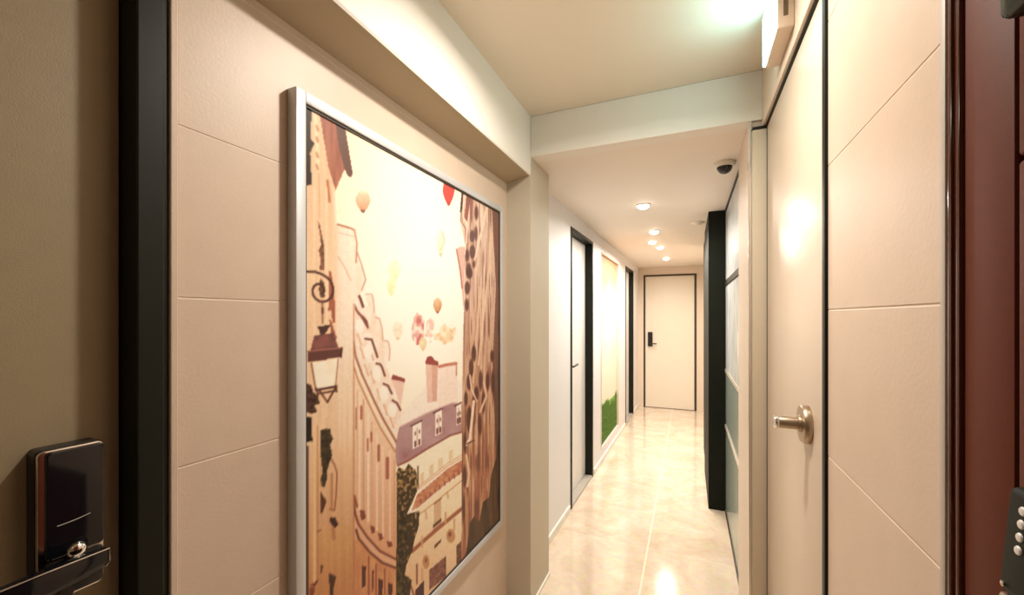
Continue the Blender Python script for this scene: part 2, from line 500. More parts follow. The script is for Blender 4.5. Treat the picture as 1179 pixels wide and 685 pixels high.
# ------------------------------------------------------------------ doors 4 and 5 in the left corridor wall
def corridor_door(name, o0, o1, label, handle):
    d = empty(name, (wall_x((o0 + o1) / 2), (o0 + o1) / 2, 0.0))
    tag(d, label, 'door', kind='structure')
    MB().box(WALL_X0 - 0.090, WALL_X0 - 0.058, o0 + 0.022, o1 - 0.022, 0.02, ZD - 0.016, 0.002).shear_to_wall().build('door_leaf', M_white_door, d)
    fr = MB()
    for a, b_ in ((o0 - 0.014, o0 + 0.020), (o1 - 0.020, o1 + 0.014)):
        fr.box(WALL_X0 - 0.0985, WALL_X0 + 0.006, a, b_, 0.0, ZD + 0.012, 0.002)
    fr.box(WALL_X0 - 0.0985, WALL_X0 + 0.006, o0 + 0.0205, o1 - 0.0205, ZD - 0.014, ZD + 0.012, 0.002)
    fr.shear_to_wall().build('door_frame', M_black, d)
    MB().box(WALL_X0 - 0.0975, WALL_X0 + 0.004, o0 + 0.021, o1 - 0.021, 0.0, 0.018, 0.002).shear_to_wall().build('door_sill', M_sill, d)
    if handle:
        lv = MB()
        hy, hz = o0 + 0.075, 1.045
        lv.box(WALL_X0 - 0.0585, WALL_X0 - 0.052, hy - 0.018, hy + 0.018, hz - 0.055, hz + 0.055, 0.002)
        pl = lv.shear_to_wall().build('handle_plate', M_casing, d)
        MB().tube([(WALL_X0 - 0.055, hy, hz), (WALL_X0 - 0.010, hy, hz), (WALL_X0 - 0.003, hy + 0.008, hz), (WALL_X0 - 0.002, hy + 0.12, hz + 0.006)], 0.0085, 10).shear_to_wall().build('lever', M_casing, pl, 40)
    return d
corridor_door('door_4', DO1[0], DO1[1], 'white door in a black frame, first beyond the beige pier on the left', True)
corridor_door('door_5', DO2[0], DO2[1], 'white door in a black frame at the far left beside the end wall', False)

# ------------------------------------------------------------------ door 6 in the end wall
d = empty('door_6', ((FD[0] + FD[1]) / 2, YE, 0.0))
tag(d, 'pale cream door with dark lock in the end wall of the corridor', 'door', kind='structure')
MB().box(FD[0] + 0.026, FD[1] - 0.030, YE + 0.010, YE + 0.05, 0.008, FD[2] - 0.026, 0.003).build('door_leaf', M_far_door, d)
fr = MB()
fr.box(FD[0] + 0.001, FD[0] + 0.022, YE - 0.004, YE + 0.09, 0.0, FD[2] - 0.001, 0.0015)
fr.box(FD[1] - 0.026, FD[1] - 0.001, YE - 0.004, YE + 0.09, 0.0, FD[2] - 0.001, 0.0015)
fr.box(FD[0] + 0.022, FD[1] - 0.026, YE - 0.004, YE + 0.09, FD[2] - 0.024, FD[2] - 0.001, 0.0015)
fr.build('door_frame', M_casing, d)
lk6 = MB().box(-0.598, -0.528, YE - 0.016, YE + 0.0105, 0.962, 1.188, 0.006).build('door_lock', M_lockblack, d)
MB().tube([(-0.555, YE - 0.014, 1.005), (-0.555, YE - 0.050, 1.005), (-0.545, YE - 0.055, 1.006), (-0.465, YE - 0.055, 1.008)], 0.010, 10).build('lever', M_casing, lk6, 40)

# ------------------------------------------------------------------ street picture
def project(X, Y, Z):
    """where a point of the picture's plane stands in the sketch the street scene was drawn in"""
    f_, t_, vh_ = 475.84, math.radians(23.2055), 365.193
    c_, s_ = math.cos(t_), math.sin(t_)
    zc = -X * s_ + Y * c_
    return 589.5 + f_ * (X * c_ + Y * s_) / zc, vh_ - f_ * (Z - 1.42) / zc

pic = empty('wall_picture', (XN, 1.22, 0.44))
tag(pic, 'large silver framed picture of an old street with hot air balloons on the tiled wall', 'picture')
PX = -0.816
Y0, Y1, Z0, Z1 = 0.6895, 1.7500, 0.4730, 1.9080
W = 0.030
fr = MB()
for (a, b_, z0, z1) in ((Y0 - W, Y0 - 0.004, Z0 - W, Z1 + W), (Y1 + 0.004, Y1 + W, Z0 - W, Z1 + W)):
    fr.box(-0.8368, -0.8075, a, b_, z0, z1, 0.0018)
for (z0, z1) in ((Z0 - W, Z0 - 0.004), (Z1 + 0.004, Z1 + W)):
    fr.box(-0.8368, -0.8075, Y0 - 0.0042, Y1 + 0.0042, z0, z1, 0.0018)
fr.build('picture_frame', M_alu, pic, 30)
ln = MB()
for (a, b_, z0, z1) in ((Y0 - 0.0045, Y0 + 0.0015, Z0 - 0.0045, Z1 + 0.0045), (Y1 - 0.0015, Y1 + 0.0045, Z0 - 0.0045, Z1 + 0.0045)):
    ln.box(-0.835, -0.8125, a, b_, z0, z1)
for (z0, z1) in ((Z0 - 0.0045, Z0 + 0.0015), (Z1 - 0.0025, Z1 + 0.0045)):
    ln.box(-0.835, -0.8125, Y0, Y1, z0, z1)
ln.build('frame_liner', M_liner, pic)


def street_print(parent):
    NY, NZ = 380, 540
    ys = np.linspace(Y0, Y1, NY)
    zs = np.linspace(Z0, Z1, NZ)
    YY, ZZ = np.meshgrid(ys, zs)
    U, V = project(PX, YY, ZZ)
    img = np.zeros((NZ, NY, 3))

    def noise(sx, sy, seed):
        r = np.random.default_rng(seed)
        gu = (U - 340) / sx
        gv = (V - 90) / sy
        g = r.random((int(gv.max()) + 3, int(gu.max()) + 3))
        iu = np.floor(gu).astype(int); iv = np.floor(gv).astype(int)
        fu = gu - iu; fv = gv - iv
        fu = fu * fu * (3 - 2 * fu); fv = fv * fv * (3 - 2 * fv)
        return (g[iv, iu] * (1 - fu) + g[iv, iu + 1] * fu) * (1 - fv) + (g[iv + 1, iu] * (1 - fu) + g[iv + 1, iu + 1] * fu) * fv

    def inside(pts):
        m = np.zeros(U.shape, bool)
        n = len(pts)
        for i in range(n):
            x1, y1 = pts[i]; x2, y2 = pts[(i + 1) % n]
            if y1 == y2: continue
            cnd = ((y1 > V) != (y2 > V)) & (U < (x2 - x1) * (V - y1) / (y2 - y1) + x1)
            m ^= cnd
        return m

    def put(m, col, a=1.0):
        w = (np.asarray(m, float) * a)[..., None]
        c_ = np.asarray(col, float)
        if c_.ndim == 1: c_ = c_[None, None, :]
        img[:] = img * (1 - w) + c_ * w

    def poly(pts, col, a=1.0):
        put(inside(pts), col, a)

    def dist(pts):
        dd = np.full(U.shape, 1e9)
        for (x1, y1), (x2, y2) in zip(pts[:-1], pts[1:]):
            L2 = (x2 - x1) ** 2 + (y2 - y1) ** 2 + 1e-9
            t = np.clip(((U - x1) * (x2 - x1) + (V - y1) * (y2 - y1)) / L2, 0, 1)
            dd = np.minimum(dd, np.hypot(U - x1 - t * (x2 - x1), V - y1 - t * (y2 - y1)))
        return dd

    def line(pts, w, col, a=1.0):
        d_ = dist(pts)
        put(np.clip(w / 2 + 0.5 - d_, 0, 1), col, a)

    def mixv(c0, c1, t):
        t = np.clip(t, 0, 1)[..., None]
        return np.asarray(c0, float) * (1 - t) + np.asarray(c1, float) * t

    def ell(cx, cy, rx, ry, col, a=1.0, soft=1.0):
        d_ = np.hypot((U - cx) / rx, (V - cy) / ry)
        put(np.clip((1 - d_) * min(rx, ry) / soft + 0.5, 0, 1), col, a)

    # sky
    rr = np.hypot((U - 490) / 120, (V - 350) / 150)
    img[:] = mixv((255, 253, 238), (252, 228, 188), (rr - 0.35) / 1.1)
    # balloons
    def balloon(cx, top, bot, w, c_top, c_bot, tip, a=1.0):
        h = bot - top
        t = np.clip((V - top) / h, 0, 1)
        half = w / 2 * np.where(t < 0.45, np.sqrt(np.clip(1 - ((0.45 - t) / 0.45) ** 2, 0, 1)), np.clip(1 - ((t - 0.45) / 0.55) ** 1.6, 0, 1) * 0.9 + 0.1)
        m = (np.abs(U - cx) < half) & (V > top) & (V < bot)
        stripes = 0.93 + 0.09 * noise(2, 5, int(cx))
        put(m, mixv(c_top, c_bot, t * 1.3) * stripes[..., None], a)
        put(m & (t > 0.86), tip, a)
    balloon(418, 219, 245, 17, (248, 226, 190), (228, 158, 124), (130, 90, 82), 0.95)
    balloon(516.5, 205, 237, 13.5, (222, 92, 80), (214, 82, 74), (190, 70, 66))
    balloon(507.5, 264, 296, 11, (253, 244, 214), (240, 224, 184), (200, 180, 140), 0.7)
    line([(509, 266), (512, 278), (507, 288)], 1.2, (185, 175, 135), 0.7)
    balloon(454, 299, 325, 15, (254, 250, 214), (250, 242, 182), (247, 236, 165), 0.8)
    balloon(450.5, 320, 341, 10, (251, 246, 185), (247, 239, 165), (240, 228, 150), 0.8)
    balloon(503.8, 343, 361, 10, (238, 205, 165), (210, 150, 110), (160, 110, 95))
    n5 = noise(3, 4, 5)
    m = np.hypot((U - 481.5) / 8, (V - 380) / 20) < 0.75 + 0.3 * noise(4, 5, 31)
    put(m, mixv((252, 232, 215), (205, 105, 105), n5 * 1.5 - 0.25), 0.85)
    m = np.hypot((U - 494) / 6, (V - 378) / 17) < 0.5 + 0.6 * noise(3, 4, 32)
    put(m, mixv((253, 240, 220), (225, 160, 150), n5), 0.7)
    m = np.hypot((U - 514) / 13, (V - 385) / 12) < 0.55 + 0.6 * noise(4, 4, 33)
    put(m, mixv((253, 240, 200), (226, 176, 120), noise(4, 5, 6) * 1.2 - 0.1), 0.8)
    balloon(487, 388, 404, 9, (250, 238, 190), (238, 210, 150), (225, 190, 130), 0.8)
    balloon(458, 370, 392, 12, (254, 246, 222), (246, 228, 190), (226, 205, 165), 0.8)

    # far block with mansard roof
    poly([(452, 700), (456, 480), (470, 468), (490, 445), (505, 432), (533, 440), (533, 700)], (252, 236, 222))
    poly([(505, 421), (526, 420), (527, 466), (505, 472)], (250, 226, 212))
    poly([(490, 415), (504.5, 416), (503, 462), (492, 464)], (236, 196, 180))
    poly([(497, 416), (504, 416), (503, 462), (498, 462)], (222, 172, 156))
    poly([(489.5, 417), (492, 411), (497, 410), (500, 414), (505, 417), (504.5, 421), (490, 419)], (160, 78, 70))
    line([(506, 422), (514, 420), (525, 418.5)], 3.5, (200, 128, 112))
    line([(525.5, 419), (525.5, 432)], 1.5, (205, 140, 125))
    poly([(451, 436), (466, 438), (461, 470), (452, 460)], (240, 200, 185))
    poly([(450.5, 437), (452, 431), (458, 433), (466, 436), (466, 440), (458, 438)], (150, 75, 70))
    purple = mixv((190, 160, 165), (165, 124, 128), noise(14, 14, 8))
    put(inside([(455, 494), (491, 475), (521, 463.5), (533, 466), (533, 497), (519, 501), (493, 516), (470, 531), (455, 536)]), purple)
    line([(455, 494), (491, 475.5), (521, 463.5), (533, 465)], 1.5, (225, 195, 190))
    for (x0, x1, y0, y1) in ((475, 485.5, 489, 517), (501, 509, 474, 502), (525.5, 531, 466, 490)):
        sk = -0.45
        yy = lambda x: (x - x0) * sk
        poly([(x0, y0 + 1), (x1, y0 + 1 + yy(x1)), (x1, y1 + yy(x1)), (x0, y1)], (252, 240, 226))
        line([(x0 - 2, y0 + 1.5), (x1, y0 + yy(x1))], 1.6, (110, 70, 72))
        xm = (x0 + x1) / 2
        line([(xm, y0 + 4), (xm, y1 - 4)], 1.0, (205, 170, 160))
        for q in (0.3, 0.75):
            xx = x0 + q * (x1 - x0)
            line([(xx, y1 - 7 + yy(xx)), (xx, y1 - 2 + yy(xx))], 2.2, (125, 78, 78))
            line([(xx, y0 + 10 + yy(xx)), (xx, y0 + 13 + yy(xx))], 1.6, (150, 110, 100))
    line([(458, 536), (470, 530.5), (493, 516), (519, 501), (533, 497)], 2.0, (150, 95, 80))
    poly([(455, 540), (470, 533), (493, 518), (519, 503), (533, 499), (533, 530), (516, 538), (482, 566), (478, 585), (455, 600)], (255, 242, 212))
    line([(481, 537), (481.5, 562)], 1.6, (105, 85, 60))
    band = mixv((222, 160, 128), (190, 120, 92), noise(2.5, 2.5, 9))
    put(inside([(474, 588), (480, 570), (500, 553), (516, 539), (533, 529), (533, 543), (516, 555), (498, 570), (482, 584)]), band)
    line([(478, 566), (516, 536), (533, 526)], 1.5, (236, 190, 160))
    low = mixv((255, 232, 192), (240, 200, 155), (V - 580) / 80)
    put(inside([(470, 596), (482, 586), (516, 557), (533, 545), (533, 700), (455, 700), (455, 610)]), low)
    poly([(499.5, 580), (508, 573), (508, 603), (499.5, 610)], (222, 186, 146))
    poly([(498.5, 604), (508.5, 596), (508.5, 603), (498.5, 611)], (118, 82, 62))
    line([(500, 580), (508, 573.5)], 1.6, (140, 100, 75))
    line([(515, 567), (516, 573)], 2.5, (226, 190, 150)); line([(490, 588), (491, 597)], 2.5, (226, 190, 150))
    line([(474, 635), (500, 612), (531, 586)], 4.2, (170, 108, 78))
    line([(474, 631), (500, 608), (531, 583)], 1.2, (240, 205, 170))
    poly([(494.5, 656), (513.5, 640), (513.5, 664), (494.5, 679)], mixv((120, 76, 64), (165, 120, 100), noise(2, 2, 10)))
    poly([(500, 628), (508, 620), (508, 624), (500, 632)], (125, 82, 56))
    ell(519, 617, 5, 8, (205, 152, 112)); ell(518, 615, 2, 3, (150, 98, 70))
    ell(490.5, 647, 4, 8, (205, 150, 110)); ell(490.5, 645, 1.6, 3, (160, 108, 80))
    poly([(525.5, 628), (534, 620), (534, 644), (525.5, 650)], mixv((105, 65, 52), (160, 110, 85), noise(2, 2, 12)))
    poly([(478, 680), (488, 668), (488, 700), (478, 700)], (96, 54, 58))
    line([(480, 650), (480, 672)], 2.0, (150, 95, 80)); line([(470, 665), (478, 690)], 2, (150, 98, 82))
    for (x0, y0, x1, y1) in ((484, 546, 488, 558), (494, 537, 499, 549), (505, 529, 510, 541), (517, 520, 521, 531)):
        poly([(x0, y0), (x1, y0 - 3), (x1, y1 - 3), (x0, y1)], (236, 206, 160), 0.8)
    line([(482, 560), (516, 533), (533, 523)], 1.0, (226, 178, 140)); line([(470, 602), (500, 579), (533, 552)], 1.2, (214, 160, 122))
    for q in range(9):
        line([(484 + q * 5.5, 575 - q * 4.1), (485 + q * 5.5, 579 - q * 4.1)], 1.4, (146, 88, 66), 0.8)
    for (x0, y0) in ((486, 618), (513, 590), (523, 598), (486, 655)):
        line([(x0, y0), (x0, y0 + 12)], 2.2, (214, 168, 126), 0.9)
    # trees
    fol = mixv((70, 52, 28), (236, 204, 130), np.clip(noise(2.2, 2.4, 13) * 1.7 - 0.75 + (560 - V) / 260, 0, 1))
    put(inside([(455, 548), (459, 538), (466, 541), (470, 534), (478, 541), (481, 548), (480, 566), (474, 580), (468, 592), (483, 588), (482, 606), (477, 622), (475, 633), (468, 650), (466, 662), (474, 668), (470, 700), (455, 700)]), fol)
    put(inside([(455, 585), (467, 592), (470, 620), (463, 650), (467, 700), (455, 700)]), mixv((46, 38, 18), (150, 125, 62), noise(2, 3, 14) * 1.6 - 0.6), 0.75)

    # right-hand house
    st = noise(3.2, 70, 15)
    base = mixv((236, 202, 182), (190, 130, 92), (V - 330) / 240)
    streak = mixv((96, 58, 46), (246, 216, 188), st)
    eR = [(531.5, 218), (580, 236), (580, 640), (531, 665), (532, 470), (533, 400), (535, 330), (535, 300), (536, 284), (531, 262), (530.5, 245)]
    mE = inside(eR)
    put(mE, base * 0.66 + streak * 0.34)
    fine = noise(1.3, 26, 41)
    put(mE, (92, 54, 44), np.clip((fine - 0.62) * 2.2, 0, 0.5))
    put(mE, (248, 222, 196), np.clip((0.30 - fine) * 2.2, 0, 0.45))
    poly([(525.5, 287), (529, 284), (535.5, 284), (534, 360), (531.5, 330), (529, 310)], (222, 178, 164))
    line([(525.5, 287), (530, 312), (532, 332)], 1.5, (175, 115, 108))
    put(inside([(566, 235), (580, 243), (580, 640), (572, 640), (571, 520), (567, 420), (571, 330)]), (104, 68, 52), 0.72)
    line([(546, 300), (556, 260), (560, 240)], 2.2, (240, 208, 184))
    line([(551, 420), (557, 360), (563, 310), (566, 270)], 2.2, (236, 200, 168), 0.9)
    line([(545, 440), (549, 380), (553, 330)], 2.4, (232, 194, 160), 0.8)
    poly([(531.5, 220), (535, 223), (531, 246), (529.5, 244)], (88, 58, 52))
    poly([(537, 222), (542, 226), (538, 255), (535, 252)], (150, 96, 86))
    line([(531, 246), (530.5, 254), (536, 263), (536.5, 280)], 1.6, (170, 120, 105))
    line([(534, 224), (533, 250), (538, 258), (537, 280)], 1.4, (246, 218, 194))
    for (x, y0, y1, w) in ((548, 238, 252, 4), (543, 266, 278, 5), (547.5, 262, 276, 3.5), (537.5, 288, 300, 4), (543.5, 283, 297, 6), (539, 304, 319, 6), (545, 300, 308, 3), (540, 309, 320, 6.5), (537.5, 325, 338, 5.5), (537, 345, 357, 4), (545, 399, 415, 5), (542, 415, 432, 5), (539.5, 432, 448, 5), (566, 404, 416, 4), (561, 430, 448, 4), (553, 428, 448, 4), (536, 452, 466, 4), (548, 446, 460, 5), (540, 470, 496, 6), (545, 456, 472, 3.5), (556, 452, 474, 4), (567, 428, 452, 4), (535, 500, 520, 3.5), (552, 478, 500, 4), (534.5, 538, 560, 4), (533.5, 570, 600, 3)):
        ell(x + 0.5, (y0 + y1) / 2, w * 0.55, (y1 - y0) * 0.58, (98, 58, 50), 0.85, 1.2)
    line([(545.5, 462), (543, 486), (541, 505), (537, 512)], 3.0, (250, 222, 194))
    line([(541, 432), (543, 448), (549, 462)], 1.8, (238, 200, 176)); line([(557, 440), (560, 456), (553, 474)], 2.4, (232, 192, 164))
    line([(535, 512), (542, 509), (546, 507)], 1.6, (120, 74, 58))
    line([(537, 524), (540, 545), (538, 560)], 2.5, (238, 202, 166))
    dk = mixv((52, 40, 22), (120, 84, 50), noise(3, 22, 16))
    put(inside([(531, 666), (538, 628), (541, 602), (546, 594), (552, 600), (556, 578), (563, 572), (566, 545), (572, 525), (574, 500), (580, 490), (580, 640)]), dk, 0.85)

    # curved terrace in the middle
    fac = mixv((250, 216, 184), (222, 158, 120), (V - 470) / 190)
    put(inside([(406, 370), (409, 409), (417, 431), (432, 464), (455, 507), (457, 560), (456, 700), (406, 700)]), fac)
    # roof with dormers
    poly([(406, 420), (406, 345), (411, 333), (419, 352), (424, 352), (421, 342), (430, 339), (432, 361), (437, 366), (441, 392), (447, 393), (449, 408), (445, 420), (452, 440), (458, 458), (463, 476), (456, 509), (432, 466), (415, 432)], mixv((254, 240, 224), (248, 216, 190), noise(5, 9, 17)))
    for (x, y) in ((412, 385), (420, 420), (427, 428), (434, 448), (442, 466), (449, 480), (415, 400), (426, 402)):
        line([(x, y), (x + 4, y + 12)], 2.0, (228, 168, 132), 0.75)
    for pts in ([(413, 361), (418, 365), (422, 370), (423.5, 377)], [(420.5, 390), (428, 391), (431, 400), (434.5, 411)], [(433.5, 418.5), (438, 419.5), (440, 423), (443, 432.5)], [(441.6, 441.8), (446.7, 444), (451, 453)], [(452, 461), (457, 464), (461, 472)]):
        cx = sum(p[0] for p in pts) / len(pts); cy = sum(p[1] for p in pts) / len(pts)
        ell(cx - 5, cy + 7, 5.0, 8, (255, 247, 232), 0.9)
        line(pts, 2.4, (122, 70, 64))
    for pts in ([(421, 339), (428, 338.5), (430, 346), (431, 360)], [(432, 365), (437, 367), (440, 378), (441, 392)], [(443, 392), (447, 393), (449, 402), (448, 415)]):
        line(pts, 1.3, (206, 158, 142), 0.9)
    line([(410, 334), (415, 344), (418, 353)], 3.0, (120, 70, 60))
    line([(405, 344), (411, 358), (416, 364), (423, 376)], 2.4, (140, 84, 72))
    line([(407, 392), (409, 409), (417, 431.5), (432, 464), (442, 484), (456, 508)], 2.2, (165, 108, 80))
    line([(406, 396), (407.5, 414), (414, 433), (429, 466), (440, 488), (455, 514)], 2.2, (255, 236, 206))
    line([(406, 404), (406.8, 420), (412, 437), (427, 470), (438, 493), (455, 520)], 1.6, (190, 132, 100))
    for x, y0, w, cc in ((411.5, 450, 2.2, (236, 186, 150)), (414, 452, 2, (255, 228, 198)), (418.5, 460, 1.6, (214, 158, 122)), (424, 476, 2.6, (255, 230, 202)), (428, 486, 1.4, (224, 166, 132)), (434, 500, 2.4, (253, 222, 190)), (441, 515, 2.2, (252, 216, 184)), (449, 520, 2.4, (250, 212, 178)), (454, 530, 1.4, (220, 160, 126))):
        line([(x, y0), (x, 588 + (x - 411) * 0.95)], w, cc, 0.85)
    for x, y0, y1, w in ((416, 468, 482, 2.6), (427.5, 498, 508, 2.2), (436, 513, 530, 3.2), (446, 528, 550, 4.0), (423.5, 505, 519, 1.8), (410, 470, 494, 1.4)):
        line([(x, y0), (x, y1)], w, (168, 98, 78), 0.85)
    poly([(406, 600), (413, 604), (423, 619), (438, 635), (456, 644), (456, 654), (440, 648), (426, 636), (413, 621), (406, 612)], (234, 180, 146))
    line([(406, 570), (409, 592), (413, 604), (423, 618.6), (437.6, 634.6), (456, 644)], 2.2, (120, 66, 52))
    line([(410, 610), (413, 620), (426, 636), (440.5, 648), (456, 654)], 2.4, (110, 60, 48))
    line([(408, 571), (411, 583)], 2.6, (150, 84, 66))
    for (x0, x1, y0, y1) in ((414, 421, 587, 599), (426, 432, 605, 614.5), (435, 441, 613.5, 622.5), (445, 452, 623, 630.5)):
        poly([(x0, y0), (x1 - 1, y0 + 1), (x1, y1 - 2), (x0 + 2, y1)], (142, 80, 62))
    put(inside([(406, 622), (413, 622), (426, 638), (440, 650), (456, 656), (456, 700), (406, 700)]), mixv((226, 164, 124), (204, 138, 98), noise(6, 20, 18)))
    for (x0, x1, y0) in ((416.5, 421.5, 651), (428, 430.5, 656), (435.5, 441, 666), (447, 452, 671)):
        poly([(x0, y0), (x1, y0 + 1.5), (x1 - 1, y0 + 24), (x0 + 0.5, y0 + 26)], (104, 58, 46))
    for x, y0 in ((424.5, 641), (433, 650), (443, 655)):
        line([(x, y0), (x, 700)], 1.5, (150, 92, 68))

    # near left-hand wall
    colA = mixv((232, 192, 154), (244, 206, 166), (V - 190) / 120)
    tlow = np.clip((V - 500) / 180, 0, 1)[..., None]
    colA = colA * (1 - tlow) + np.asarray((206, 146, 100), float) * tlow
    pink = np.clip((U - 385) / 6, 0, 1)[..., None] * np.clip((520 - V) / 140, 0, 1)[..., None]
    colA = colA * (1 - pink) + np.asarray((253, 230, 206), float) * pink
    colA = colA * (0.965 + 0.06 * noise(3, 80, 19))[..., None]
    put(inside([(340, 95), (397, 147), (386, 219), (387, 258), (408, 264), (412, 300), (420, 322), (417, 335), (409, 345), (407, 380), (407.5, 760), (340, 760)]), colA)
    line([(387.5, 258), (398, 261), (408, 264.5)], 1.8, (165, 108, 88)); line([(390, 268), (407, 272)], 1.0, (222, 184, 160))
    line([(408, 264.5), (411, 280), (410, 302)], 1.8, (198, 138, 116)); line([(411, 290), (416, 304), (421, 322), (416.5, 334)], 1.3, (188, 134, 116))
    line([(389.5, 296), (397, 308), (404, 323)], 1.0, (206, 164, 140))
    line([(407.3, 350), (407.3, 700)], 1.3, (186, 122, 92), 0.8)
    # eaves
    poly([(368, 132), (387, 142), (397, 194), (386.5, 219), (378, 192)], mixv((176, 124, 98), (150, 98, 78), noise(3, 30, 20)))
    poly([(386, 141), (397.5, 147), (406.3, 200), (403.5, 205), (399.5, 201), (397, 195), (391, 172)], (118, 86, 74))
    # moulding and dark brown sliver at the far left edge
    line([(363, 130), (365, 165), (366, 196)], 4, (250, 216, 178), 0.8)
    for y in (145, 158, 176, 190):
        line([(364.5, y), (366, y + 5)], 3, (170, 120, 92), 0.7)
    line([(377, 208), (379.5, 232)], 3.0, (170, 106, 78), 0.8)
    line([(386, 222), (387, 258)], 1.8, (252, 226, 198))
    line([(367, 200), (368, 250)], 1.3, (214, 164, 126))
    poly([(350, 110), (358.5, 124), (358, 160), (362, 165), (357, 176), (359, 212), (350, 214)], (58, 38, 28))
    for x0, cc in ((356.5, (238, 198, 158)), (362, (253, 222, 182)), (369, (236, 196, 158)), (376, (255, 226, 192)), (384, (248, 214, 178))):
        line([(x0, 216), (x0, 480)], 1.8, cc, 0.6)
    # ironwork on the wall
    put(inside([(366, 255), (368, 258), (373.5, 284), (373, 311), (368, 311), (369, 298), (367, 288), (370, 282)]), mixv((84, 54, 40), (176, 124, 92), noise(1.5, 2.5, 21)))
    put(inside([(369, 320), (373, 325), (374, 342), (369, 343), (367, 333)]), (104, 66, 48), 0.9)
    poly([(379, 312), (381, 312), (385, 334), (386, 372), (383, 372), (381, 357), (378, 358)], (160, 88, 66), 0.85)
    poly([(379, 368), (381, 368), (388, 390), (382, 390)], (150, 82, 66), 0.85)
    # lantern bracket
    line([(352, 312.5), (363, 313), (370.4, 315.6), (376, 319), (380.7, 323.8), (383.3, 330), (383.7, 336), (381, 343), (376.6, 346.3), (372, 347.5), (368, 347), (363.5, 344), (360.6, 340), (359.8, 334), (361.5, 329.5), (365, 327), (369.5, 327), (372.8, 330.5), (373.5, 335), (371.5, 338)], 2.5, (78, 46, 40))
    line([(371, 346), (371.5, 372)], 1.4, (130, 84, 72))
    line([(371.3, 355), (371.4, 360)], 2.8, (100, 60, 50))
    # lantern
    poly([(365, 376), (380, 374), (377, 381), (374, 383), (374, 386), (369, 386), (368, 381)], (84, 52, 48))
    poly([(362, 386), (384, 383), (390, 401), (357, 405)], mixv((150, 98, 90), (112, 70, 64), noise(6, 6, 22)))
    poly([(354, 404), (394.5, 400), (393.5, 411), (354, 417)], (112, 66, 58))
    line([(354, 404.5), (394, 400.5)], 1.8, (172, 122, 112)); line([(393.5, 401), (392.5, 411)], 2, (72, 40, 36))
    poly([(358.5, 417.5), (389.5, 413), (386.5, 444), (363.5, 448.5)], mixv((255, 236, 202), (255, 246, 226), noise(8, 12, 23)))
    line([(389.3, 413), (386.3, 445)], 1.2, (168, 116, 96)); line([(358.5, 418), (363.5, 448)], 1.6, (128, 78, 64))
    line([(364, 449), (387, 445)], 2.8, (92, 54, 48))
    for (a0, a1) in (((368, 450), (377, 463)), ((386, 447), (377, 463)), ((367, 453), (386, 450)), ((387, 444), (387.5, 451)), ((364, 447), (366, 455))):
        line([a0, a1], 2.0, (96, 56, 48))
    put(inside([(350, 440), (358, 443), (361, 452), (366, 456), (368, 465), (362, 466), (365, 474), (358, 476), (350, 474)]), mixv((46, 28, 24), (120, 76, 56), noise(2, 2.5, 24)))
    poly([(350, 480), (359, 480), (359.5, 508), (350, 510)], (40, 28, 22))
    # window boxes and railings
    put(inside([(369.5, 495), (374, 494), (380, 493), (381, 500), (383.5, 505), (380, 512), (382.5, 524), (380, 531), (377, 540), (377, 549), (374, 560), (371, 561), (369, 552), (371.5, 544), (369, 522)]), mixv((40, 34, 22), (104, 84, 54), noise(1.8, 2.2, 25)))
    line([(381, 528), (385, 535), (388, 544), (387, 570), (385, 588), (380, 586)], 1.6, (150, 96, 72)); line([(382, 546), (382, 584)], 3.0, (182, 124, 92), 0.7)
    poly([(369, 566), (376, 577), (375, 580), (371, 592), (369, 590)], (104, 58, 40))
    poly([(379, 596), (386, 595.5), (389.5, 604), (385.5, 608), (380.5, 602)], (72, 40, 32))
    line([(383.5, 608), (384.5, 620)], 4.5, (178, 116, 80), 0.55)
    poly([(368.5, 649), (372, 652), (370, 661), (368.5, 658)], (120, 70, 48))
    poly([(379, 660), (387, 664), (383.5, 680), (383, 700), (379.5, 700)], (92, 58, 40))
    line([(365, 612), (369, 610.5)], 1.4, (140, 90, 62))
    line([(362.2, 490), (362.2, 668)], 3.4, (250, 206, 156), 0.85); line([(365.6, 490), (365.6, 668)], 1.2, (176, 118, 78), 0.8)
    line([(359, 673), (362, 674), (365, 669)], 2.2, (112, 62, 46)); poly([(357, 676), (362, 676), (361, 700), (357, 700)], (146, 84, 60))
    line([(353.5, 515), (353.5, 760)], 4.0, (88, 52, 38), 0.85)
    line([(369, 520), (369, 560)], 1.2, (196, 140, 100), 0.6)

    built = (img.sum(-1) < 715)[..., None]
    img[:] = np.where(built, img * (0.97 + 0.06 * noise(1.4, 1.4, 51))[..., None], img)
    # soften a little, as a print on canvas
    for _ in range(1):
        k = img.copy()
        k[1:-1, 1:-1] = (img[1:-1, 1:-1] * 4 + img[:-2, 1:-1] + img[2:, 1:-1] + img[1:-1, :-2] + img[1:-1, 2:]) / 8
        img = k
    s = np.clip(img / 255.0, 0, 1)
    lum = s @ np.array([0.3, 0.59, 0.11])
    s = lum[..., None] + (s - lum[..., None]) * 0.85
    s = s * (1 - (1 - np.clip((lum[..., None] - 0.80) / 0.14, 0, 1)) * np.array([0.0, 0.035, 0.045]))
    s = np.where(s > 0.5, s + (1 - s) * (s - 0.5) * 0.5, s * 0.94)
    lin = np.where(s <= 0.04045, s / 12.92, ((s + 0.055) / 1.055) ** 2.4)
    me = bpy.data.meshes.new('picture_print')
    nv = NY * NZ
    co = np.empty((nv, 3), np.float32)
    co[:, 0] = PX; co[:, 1] = YY.ravel(); co[:, 2] = ZZ.ravel()
    ii = np.arange(nv).reshape(NZ, NY)
    quads = np.stack([ii[:-1, :-1], ii[:-1, 1:], ii[1:, 1:], ii[1:, :-1]], -1).reshape(-1, 4)
